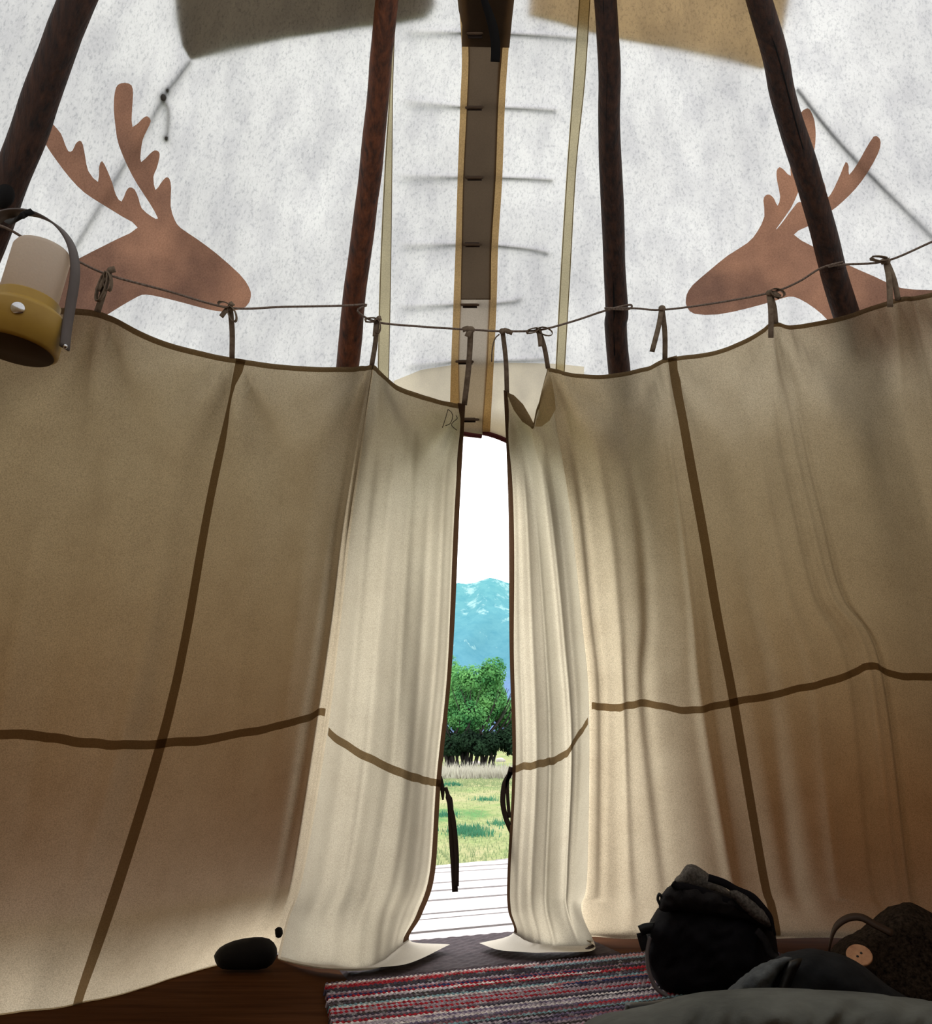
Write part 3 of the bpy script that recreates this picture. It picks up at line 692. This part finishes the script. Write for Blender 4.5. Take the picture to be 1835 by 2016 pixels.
# vertical and horizontal seams
band_cols(GL, 10.02, 0, 6.6, (.030, .030), M['seam'], LL, 'vertical_seam')
band_rows(GL, 3, 0, 13, .026, M['seam'], LL, 'cross_seam')
band_rows(GL, 3, 14.02, 18, .026, M['seam'], LL, 'cross_seam')
band_cols(GR, 10.02, 0, 6.6, (.030, .030), M['seam'], RR, 'vertical_seam')
band_rows(GR, 3, 0, 4.95, .026, M['seam'], RR, 'cross_seam')
band_rows(GR, 3, 6.02, 23, .026, M['seam'], RR, 'cross_seam')
# top hems and door-edge hems
band_rows(GL, 0, 0, 18, .016, M['hem'], LL, 'top_hem', .004, 14, .001)
band_rows(GR, 0, 0, 23, .014, M['hem'], RR, 'top_hem', .004, 14, .001)
band_cols(GL, 18, 0.0, 5.9, (.026, .042), M['doorhem'], LL, 'door_hem', .012, -1)
band_cols(GR, 0, 0.0, 5.9, (.014, .034), M['doorhem'], RR, 'door_hem', .012, 1)
# handwritten scribble near the top corner
def scrib(px):
    pts = []
    for u, v in px:
        best = None
        for ci in range(0, 60):
            c = 16.4 + 1.5 * ci / 59
            for ri in range(0, 12):
                r = .05 + ri * .04; p = gpt(GL, r, c); 
                d = p - Vector((0, 0, CH)); yy = CP * d.y + SP * d.z; zz = -SP * d.y + CP * d.z
                uu = W / 2 + F * d.x / yy; vv = H / 2 - F * zz / yy; e = (uu - u) ** 2 + (vv - v) ** 2
                if best is None or e < best[0]: best = (e, p)
        d = ray(u, v); t = (best[1].y - .006) / d.y; pts.append(Vector((d.x * t, d.y * t, CH + d.z * t)))
    return pts
mb = MB()
mb.tube(cr(scrib([(882, 806), (877, 824), (871, 842)]), 4), .0012, 5)
mb.tube(cr(scrib([(882, 806), (889, 812), (891, 822), (886, 834), (877, 838)]), 4), .0012, 5)
mb.tube(cr(scrib([(898, 818), (900, 824), (893, 830), (889, 836), (893, 842), (900, 847)]), 4), .0012, 5)
mb.build('handwriting', M['tiedark'], LL, label='two handwritten ink letters')

decal('folded_lip', [(998, 772), (1012, 778), (1030, 796), (1044, 820), (1053, 838), (1046, 842), (1028, 830), (1012, 808), (1004, 790)], TOP_OFF + .03, M['hem'], RR, 6, label='dark inner side of the sagging top edge')
decal('folded_lip', [(1053, 840), (1060, 806), (1068, 765), (1079, 728), (1086, 745), (1092, 780), (1094, 806), (1082, 828), (1066, 840)], TOP_OFF + .03, M['linerlip'], RR, 6, label='pale turned over lip of the sagging top edge')
# ties
def tie(root, rope_uv, top_uv, w, kind, ends=(), label=None):
    a = hit(*rope_uv, ROPE_OFF + .004); b = hit(*top_uv, TOP_OFF + .006)
    mb = MB(); mid = a.lerp(b, .5) + Vector((.004, -.004, 0)); mb.ribbon(cr([a + Vector((0, 0, .006)), mid, b - Vector((0, 0, .006))], 4), w, .003)
    o = mb.build('tie', M['tie'], root)
    kb = MB(); kb.ball(a + Vector((0, -.004, -.004)), w * .75, (1, .8, .9), 6)
    def loop(du, dv, s, w2=None):         # flattened ribbon loop sticking out of the knot
        w2 = w2 or w * 1.15
        c = a + Vector((du * .5, -.01, dv * .5)); n = 14; pts = []
        L = math.hypot(du, dv) / 2; ax = Vector((du, 0, dv)).normalized(); bx = Vector((-dv, 0, du)).normalized()
        for k in range(n + 1):
            t = 2 * math.pi * k / n; pts.append(c + ax * L * -math.cos(t) + bx * s * math.sin(t) + Vector((0, -.004 * math.sin(t), 0)))
        kb.ribbon(pts, w2, .0025, Vector((0, 1, .3)))
    def end(du, dv, w2=None):
        pts = [a, a + Vector((du * .4, -.012, dv * .45)), a + Vector((du, -.008, dv))]
        kb.ribbon(cr(pts, 4), w2 or w, .0025, Vector((dv, 0, -du)).normalized() + Vector((0, .2, 0)))
    for e in ends:
        if e[0] == 'l': loop(*e[1:])
        else: end(*e[1:])
    k = kb.build('bow', M['tie'], o)
    return o
tie(LL, (213, 540), (192, 610), .016, 0, [('e', .020, .010), ('l', -.016, -.080, .012), ('l', .010, -.05, .010), ('e', -.02, -.05)])
tie(LL, (453, 607), (457, 702), .015, 0, [('l', -.030, .012, .010), ('l', .020, -.045, .010), ('e', -.022, -.03), ('e', .01, .012)])
tie(LL, (742, 632), (732, 716), .015, 0, [('l', -.035, -.002, .009), ('l', .006, -.045, .010), ('e', -.004, -.055), ('e', .014, .006)])
tie(LL, (927, 648), (914, 794), .018, 0, [('e', -.026, -.006), ('e', -.012, -.03)])
tie(RR, (989, 651), (998, 772), .015, 0, [('e', .032, -.012), ('e', .02, -.008)])
tie(RR, (1060, 650), (1079, 722), .015, 0, [('l', -.038, -.012, .009), ('l', .044, -.018, .011), ('e', .006, -.06)])
tie(RR, (1303, 606), (1309, 705), .016, 0, [('e', -.040, -.155, .016)])
tie(RR, (1514, 576), (1527, 634), .016, 0, [('e', -.008, -.155, .016), ('l', .044, -.014, .012), ('e', .030, -.02)])
tie(RR, (1744, 514), (1768, 588), .016, 0, [('e', -.006, -.15, .016), ('l', -.046, .004, .010), ('e', -.02, -.01)])
# string loop left of the first right tie
MB().tube(cr([hit(983, 658, .12), hit(974, 668, .125), hit(969, 690, .125), hit(968, 712, .12)], 5), .0022, 6).build('loose_string', M['tie'], RR)
# door ties
def at_cloth(u, v, G, c, r, d=.01):
    p = gpt(G, r, c); q = ray(u, v); t = (p.y - d) / q.y; return Vector((q.x * t, q.y * t, CH + q.z * t))
mb = MB(); E = lambda u, v, d=.012: at_cloth(u, v, GL, 18, 3.05, d)
mb.ribbon(cr([E(868, 1528), E(871, 1552), E(872, 1575)], 4), [.008, .010, .012, .014, .016, .014, .012, .009, .006], .003)
mb.ribbon(cr([E(878, 1550), E(886, 1580), E(889, 1640), E(893, 1700), E(896, 1756)], 5), [.010] * 4 + [.020] * 17, .0025)
mb.ribbon(cr([E(876, 1550, .02), E(883, 1575, .02), E(893, 1615, .02), E(899, 1680, .02), E(899, 1745, .02)], 5), [.008] * 4 + [.015] * 17, .0025)
mb.build('door_tie', M['tiedark'], LL, label='pair of dark ribbons hanging loose into the gap')
mb = MB(); E = lambda u, v, d=.012: at_cloth(u, v, GR, 0, 3.05, d)
mb.ribbon(cr([E(1007, 1510), E(1003, 1525), E(993, 1545), E(990, 1580), E(996, 1610), E(1002, 1625)], 5), .018, .0025)
mb.ribbon(cr([E(1005, 1520), E(999, 1540), E(1000, 1575), E(1003, 1610)], 5), .012, .0025)
mb.build('door_tie', M['tiedark'], RR, label='looped dark ribbon at the curtain edge')
mb = MB(); q = [(1004, 1622), (1012, 1640), (1024, 1662), (1036, 1686)]
def behind(u, v, c, r, d):
    yy = max(gpt(GR, r, q_ / 10).y for q_ in range(0, 14)); rr_ = ray(u, v); t = (yy + .012) / rr_.y; return Vector((rr_.x * t, rr_.y * t, CH + rr_.z * t))
mb.ribbon(cr([behind(u, v, .1 + i * .3, 3.55 + .08 * i, .035) for i, (u, v) in enumerate(q)], 5), .030, .0025)
mb.build('door_tie', M['tiedark'], RR, label='ribbon end hanging behind the cloth, showing through as a shadow')

# line
ropes = [(-520, 250), (-160, 380), (-60, 425), (10, 448), (60, 475), (140, 508), (213, 541), (330, 573), (452, 606), (560, 604), (672, 602), (722, 600), (704, 612), (742, 634), (830, 643), (926, 649), (990, 652), (1060, 650), (1130, 632), (1190, 612), (1240, 600), (1236, 609), (1190, 607), (1250, 607), (1303, 610), (1400, 598), (1514, 577), (1570, 556), (1616, 528), (1660, 516), (1630, 525), (1660, 521), (1744, 514), (1835, 476), (1950, 425), (2300, 270)]
P = []
for i, (u, v) in enumerate(ropes):
    P.append(hit(u, v, ROPE_OFF if 0 < i < len(ropes) - 1 else .1))
root = thing('liner_line', 'thin light cord strung between the poles, holding up the liner curtains', 'rope', P[15])
MB().tube(cr(P, 5), .0034, 6).build('cord', M['rope'], root)

# ================================================================== LANTERN
LY = 1.40
lc = at_y(36, 654, LY)
ax_tilt = Matrix.Rotation(math.radians(8), 4, 'Y') @ Matrix.Rotation(math.radians(-3), 4, 'X')
LM = Matrix.Translation(lc) @ ax_tilt
root = thing('lantern', 'mustard yellow camping lantern with a frosted shade, hanging at the left pole', 'lantern', tuple(lc))
rb = .0665
MB().lathe([(0, -.030), (rb - .006, -.030), (rb, -.026), (rb, .028), (rb - .003, .034), (rb - .013, .040), (rb - .016, .043), (rb - .016, .056), (rb - .020, .059), (0, .059)], LM, 56).build('base', M['mustard'], root)
MB().lathe([(0, -.0315), (rb - .0065, -.0315), (rb - .0055, -.0300)], LM, 56).build('underside', M['bottom'], root)
rs_ = .0445
MB().lathe([(rs_, .055), (rs_, .142), (rs_ - .004, .150), (rs_ - .012, .154), (0, .155)], LM, 48).build('shade', M['shade'], root)
hp = [(127, 686), (131, 650), (139, 600), (147, 550), (147, 512), (138, 478), (118, 450), (90, 430), (58, 419), (22, 419), (-8, 432), (-32, 470), (-42, 530), (-40, 600), (-32, 655)]
MB().ribbon(cr([at_y(u, v, LY + .01 * math.sin(i / 14 * math.pi)) for i, (u, v) in enumerate(hp)], 4), .020, .003, [Vector((.35, 1, 0))] * 57).build('handle', M['lhandle'], root)
# round button on the front
bd = (LM.to_3x3() @ Vector((.36, -.93, 0))).normalized(); bc = LM @ Vector((.36 * rb, -.93 * rb, .012))
bz = bd; bx = bz.orthogonal().normalized(); by = bz.cross(bx)
BM = Matrix((( bx.x, by.x, bz.x, bc.x), (bx.y, by.y, bz.y, bc.y), (bx.z, by.z, bz.z, bc.z), (0, 0, 0, 1)))
MB().lathe([(.0105, -.004), (.0105, .001), (.009, .003), (0, .0035)], BM, 24).build('button', M['chrome'], root)
# hook cord from pole to handle
MB().ribbon(cr([hit(2, 425, .12), at_y(18, 436, 1.55), at_y(34, 431, LY - .012), at_y(50, 421, LY - .014), at_y(64, 416, LY - .006)], 5), .010, .003, Vector((0, .4, 1))).build('hanging_loop', M['strap'], label='black loop fastening the lantern handle to the left pole', category='cord')
for s_ in (1,): MB().ball(at_y(128, 682, LY - .004), .004, n=6).build('rivet', M['chrome'], root)

# ================================================================== FLOOR THINGS
# doormat
a = Vector((math.cos(math.radians(22)), math.sin(math.radians(22)), 0))
def patch_pt(O, a, b, s, t): return O + a * s + b * t
O = at_z(690, 1937, 0); bb = (at_z(868, 1850, 0) - O); e = at_z(1228, 1880, 0) - O
bb = Vector((-.30, .93, 0)).normalized() * .52 ; Lm = e.length; a1 = e.normalized()
P = []
for i in range(28):
    t = i / 27 * .50; row = []
    for j in range(70):
        s = j / 69 * Lm; z = .007 + (.0018 if (i // 1 % 2) ^ ((j // 2) % 2) else 0)
        if i in (0, 27) or j in (0, 69): z = .0
        row.append(O + a1 * s + bb.normalized() * t + Vector((0, 0, z)))
    P.append(row)
MB().grid; mb = MB(); mb.grid(P)
mb.build('doormat', M['mat'], smooth=False, label='dark rubber doormat lying in the doorway behind the striped rug', category='doormat')
# rag rug
O = at_z(637, 1946, 0); e = at_z(1300, 1879, 0) - O; a1 = e.normalized(); Lr = 1.55
b1 = (at_z(637, 2040, 0) - O); b1 = (b1 + Vector((.02, 0, 0))).normalized(); Wr = .95
nrow = 62; nj = 420; sub = 4
V = []; cols_ = []
pal = [(.05, .045, .06), (.06, .05, .07), (.10, .08, .10), (.30, .022, .032), (.34, .04, .05), (.36, .31, .35), (.58, .53, .52), (.16, .13, .20), (.03, .04, .10), (.40, .16, .16), (.18, .30, .33), (.30, .24, .27), (.06, .05, .05), (.28, .27, .12), (.22, .10, .12)]
wts = [2.8, 2.2, 2.4, 1.1, .8, 2.4, 1.5, 2, 1.2, .9, .7, 2, 2.4, .25, 1.2]
rr2 = random.Random(21)
for k in range(nrow):
    # pick colours, changing along each rag
    c = rr2.choices(pal, wts)[0]; segs = []; s = 0
    while s < nj:
        L = rr2.randint(60, 260); segs.append((s + L, rr2.choices(pal, wts)[0] if rr2.random() < .45 else c)); s += L
    for q in range(sub):
        h = math.sin(math.pi * (q + .5) / sub)
        for j in range(nj):
            s_ = j / (nj - 1) * Lr; edge = .012 * nz((k * .9, 0, 3)) if j < 3 else 0
            wob = .006 * nz((s_ * 3, k * .12, 0))
            t_ = (k + q / sub) * Wr / nrow + wob
            z = .012 + .004 * h + .0016 * (1 if (j // 2 + k) % 2 else -1) * h + .003 * nz((s_ * 30, k, q))
            if j == 0 or j == nj - 1 or (k == 0 and q == 0) or (k == nrow - 1 and q == sub - 1): z = .001
            V.append(O + a1 * (s_ + edge) + b1 * t_ + Vector((0, 0, z)))
            cc = next(x[1] for x in segs if j < x[0])
            f = 1.05 + .8 * hsh(j * .37, k, 1)
            if q == 0: f *= .35
            if (j // 2 + k) % 2 == 0 and q in (0, 3): f *= .45
            if hsh(j // 4, k, 9) > .93: cc = tuple(.5 * x + .16 for x in cc)
            cols_.append((cc[0] * f, cc[1] * f, cc[2] * f, 1))
me = bpy.data.meshes.new('rug'); tot = nrow * sub
faces = [(i * nj + j, i * nj + j + 1, (i + 1) * nj + j + 1, (i + 1) * nj + j) for i in range(tot - 1) for j in range(nj - 1)]
me.from_pydata([tuple(v) for v in V], [], faces); at = me.color_attributes.new('rag', 'FLOAT_COLOR', 'POINT')
at.data.foreach_set('color', [x for c in cols_ for x in c])
m, nt, out = new_mat('woven_rags'); b = nt.nodes.new('ShaderNodeBsdfDiffuse'); an = nt.nodes.new('ShaderNodeAttribute'); an.attribute_name = 'rag'
n = noise_node(nt, 220, 3); r = ramp(nt, n.outputs[0], [(.3, (.55, .55, .55)), (.7, (1.15, 1.15, 1.15))])
nt.links.new(mixc(nt, 1.0, an.outputs[0], r.outputs[0], 'MULTIPLY'), b.inputs[0]); nt.links.new(b.outputs[0], out.inputs[0])
link('rag_rug', me, m, None, False, label='multicoloured striped woven rag rug on the floor in front of the doormat', category='rug')

# inflated cloth / object volumes traced at their own distance
def inflate(name, poly, Y, thick, mat, parent=None, step=9, D=40, wr=.0, ws=8, lean=0.0, sub=2, seed=0, back=None, **tags):
    if sub: poly = cr2(list(poly) + [poly[0]], sub)[:-1]
    vo, fo, dd = project_poly(poly, 0, step); nV = len(vo); back = thick if back is None else back
    A, B = [], []
    for p, d in zip(vo, dd):
        k = min(1, d / D); h = math.sqrt(max(0, 1 - (1 - k) ** 2))
        base = at_y(p.x, p.y, Y); base_y = Y + lean * base.z
        w = wr * (1.6 * abs(nz((base.x + .3 * base.z, base.z * .6, 0), ws, seed)) + 1.0 * abs(nz((base.x - base.z * .5, base.z, 0), ws * 2.1, seed + 4)) - .3) * min(1, d / 12)
        f = at_y(p.x, p.y, base_y - thick * h + w); 
        A.append(f); q = at_y(p.x, p.y, base_y); B.append(q + Vector((0, back * h, 0)))
    V = A + B; Fc = [tuple(f) for f in fo] + [tuple(nV + i for i in f)[::-1] for f in fo]
    me = mesh(name, V, Fc); bm = bmesh.new(); bm.from_mesh(me); bmesh.ops.remove_doubles(bm, verts=bm.verts, dist=.0004)
    bmesh.ops.recalc_face_normals(bm, faces=bm.faces); bm.to_mesh(me); bm.free()
    for v in me.vertices:
        if v.co.z < .004 and name != 'x': v.co.z = .004
    o = link(name, me, mat, None, True, **tags)
    if parent: adopt(o, parent)
    return o
# stone on the liner edge
inflate('dark_stone', [(421, 1882), (432, 1866), (460, 1852), (500, 1845), (530, 1848), (545, 1866), (543, 1888), (525, 1906), (490, 1913), (452, 1912), (428, 1902)], at_z(490, 1912).y, .05, M['stone'], None, 8, 30, label='dark oval stone weighing down the left curtain hem', category='stone')
inflate('dark_peg', [(541, 1830), (547, 1825), (555, 1827), (557, 1838), (552, 1846), (543, 1845)], 3.30, .012, M['stone'], None, 4, 8, label='small black knot of cloth standing behind the dark oval stone', category='knot')

# backpack
BY = at_z(1385, 1962).y
bp = thing('backpack', 'black backpack standing on the floor right of the rag rug', 'backpack', (at_z(1385, 1962).x, BY, 0))
inflate('body', [(1272, 1860), (1275, 1830), (1290, 1800), (1310, 1778), (1350, 1766), (1420, 1768), (1470, 1782), (1510, 1806), (1527, 1840), (1532, 1875), (1545, 1900), (1560, 1935), (1500, 1962), (1400, 1968), (1335, 1962), (1300, 1945), (1280, 1910), (1270, 1880)], BY, .13, M['pack'], bp, 9, 80, .03, 10)
inflate('lid', [(1297, 1790), (1302, 1762), (1322, 1742), (1330, 1735), (1380, 1745), (1440, 1764), (1490, 1795), (1518, 1815), (1520, 1835), (1480, 1815), (1430, 1806), (1380, 1800), (1340, 1792), (1310, 1796)], BY - .09, .06, M['pack2'], bp, 7, 26, .024, 18)
inflate('back_panel', [(1322, 1742), (1338, 1722), (1350, 1706), (1362, 1701), (1378, 1708), (1400, 1724), (1425, 1745), (1440, 1762), (1420, 1772), (1390, 1762), (1352, 1752), (1335, 1744)], BY - .05, .05, M['mesh'], bp, 7, 16, .006, 20, label='grey textured back panel')
inflate('shoulder_strap', [(1436, 1752), (1452, 1752), (1475, 1765), (1500, 1786), (1516, 1806), (1520, 1824), (1505, 1822), (1480, 1805), (1455, 1782), (1438, 1764)], BY - .13, .02, M['mesh'], bp, 7, 12, .004, 20, label='grey padded shoulder strap')
P = [at_y(u, v, BY - .13) for u, v in ((1395, 1728), (1425, 1738), (1450, 1752), (1480, 1765), (1500, 1785), (1518, 1810), (1526, 1840))]
MB().ribbon(cr(P, 5), .020, .006, Vector((0, .5, 1))).build('trim_webbing', M['pack'], bp)
P = [at_y(u, v, BY - .125) for u, v in ((1325, 1738), (1332, 1744), (1360, 1748), (1400, 1762), (1450, 1782), (1500, 1806), (1520, 1822))]
MB().ribbon(cr(P, 5), .018, .008, Vector((0, .5, 1))).build('lid_edge', M['pack'], bp)
P = [at_y(u, v, BY - .1) for u, v in ((1300, 1782), (1295, 1770), (1298, 1760), (1304, 1768))]
MB().tube(cr(P, 4), .004, 6).build('zip_loop', M['black'], bp)
# side buckle
P = [at_y(u, v, BY - .05) for u, v in ((1290, 1826), (1272, 1828), (1260, 1833))]
MB().ribbon(cr(P, 4), .028, .007, Vector((0, 0, 1))).build('buckle', M['black'], bp)
P = [at_y(u, v, BY - .05) for u, v in ((1262, 1836), (1268, 1858), (1272, 1870))]
MB().ribbon(cr(P, 4), .026, .005).build('side_strap', M['pack2'], bp)
P = [at_y(u, v, BY - .06) for u, v in ((1281, 1845), (1279, 1850), (1274, 1880), (1278, 1912), (1292, 1945), (1320, 1965))]
MB().tube(cr(P, 5), .006, 6).build('reflective_piping', solid('pale_piping', (.16, .14, .14), .6), bp)
P = [at_y(u, v, BY - .14) for u, v in ((1490, 1832), (1505, 1850), (1520, 1880), (1550, 1895))]
MB().ribbon(cr(P, 5), .02, .006, Vector((1, .5, .5))).build('compression_strap', M['pack2'], bp)

# knitted bag
KY = 2.75
kb = thing('knitted_bag', 'dark brown knitted bag with a wooden button and a leather handle at the right edge', 'bag', (at_y(1760, 1950, KY).x, KY, 0))
inflate('body', [(1638, 1905), (1640, 1880), (1662, 1852), (1700, 1832), (1735, 1805), (1760, 1785), (1785, 1777), (1800, 1779), (1840, 1800), (1900, 1835), (1950, 1900), (1960, 2010), (1850, 2020), (1750, 1990), (1690, 1950), (1650, 1925)], KY, .10, M['knit'], kb, 11, 50, .01, 10, lean=.25)
mbk = MB()
for k in range(16):          # knitted ribs
    pass
c = at_y(1692, 1880, KY - .135); bz = Vector((-.15, -.62, .75)).normalized(); bx = Vector((1, 0, 0)); by = bz.cross(bx).normalized(); bx = by.cross(bz)
BM = Matrix(((bx.x, by.x, bz.x, c.x), (bx.y, by.y, bz.y, c.y), (bx.z, by.z, bz.z, c.z), (0, 0, 0, 1)))
btn = MB().lathe([(.0305, -.005), (.0318, -.002), (.0305, .0015), (.027, .0005), (0, .0005)], BM, 32).build('button', M['button'], kb, label='light wooden two hole button')
for s in (-1, 1): MB().lathe([(.0032, .0008), (.0030, .0016), (0, .0016)], BM @ Matrix.Translation((s * .006, s * .004, 0)), 12).build('button_hole', M['black'], btn)
P = [at_y(u, v, y) for u, v, y in ((1633, 1885, KY - .02), (1634, 1860, KY - .04), (1645, 1826, KY - .05), (1668, 1808, KY - .06), (1695, 1806, KY - .07), (1722, 1820, KY - .085), (1757, 1838, KY - .10))]
MB().ribbon(cr(P, 6), .019, .005, Vector((.35, .55, .75))).build('handle', M['leather'], kb)

# jacket and grey sleeping bag in front
JY = 2.38
jk = thing('jacket', 'dark grey jacket heaped between the backpack and the grey sleeping bag', 'jacket', (at_y(1600, 1950, JY).x, JY, 0))
inflate('body', [(1520, 1905), (1555, 1882), (1590, 1873), (1625, 1872), (1665, 1882), (1705, 1905), (1745, 1938), (1790, 1965), (1850, 2000), (1880, 2060), (1700, 2120), (1500, 2120), (1480, 2000), (1500, 1930)], JY, .14, M['jacket'], jk, 11, 70, .02, 8)
inflate('sleeve', [(1390, 1985), (1420, 1962), (1450, 1938), (1480, 1912), (1515, 1893), (1552, 1884), (1560, 1892), (1535, 1920), (1518, 1955), (1505, 2000), (1440, 2040), (1385, 2030)], JY - .10, .05, M['lgrey'], jk, 8, 30, .026, 14, label='lighter grey crumpled sleeve')
inflate('fold_shadow', [(1555, 1892), (1580, 1886), (1568, 1915), (1556, 1945), (1550, 1975), (1520, 1985), (1528, 1955), (1540, 1920)], JY - .13, .03, M['black'], jk, 8, 16, .006, 14, label='black piece standing for the shadow in the fold')  # black piece put in for the shade in the jacket fold
SY = 1.95
sb = inflate('sleeping_bag', [(1120, 2050), (1180, 2012), (1240, 1999), (1310, 1984), (1350, 1971), (1400, 1962), (1500, 1954), (1600, 1955), (1700, 1960), (1790, 1970), (1850, 1978), (1960, 2000), (2050, 2100), (2050, 2380), (1100, 2380), (1080, 2150)], SY, .14, M['grey'], None, 13, 70, .040, 9, label='mid grey sleeping bag spread across the lower right corner', category='sleeping bag')
inflate('black_pouch', [(1231, 1976), (1260, 1973), (1310, 1969), (1350, 1963), (1365, 1985), (1320, 2020), (1235, 2025)], 2.14, .03, M['black'], None, 7, 14, label='small black pouch sticking out left of the sleeping bag', category='pouch')
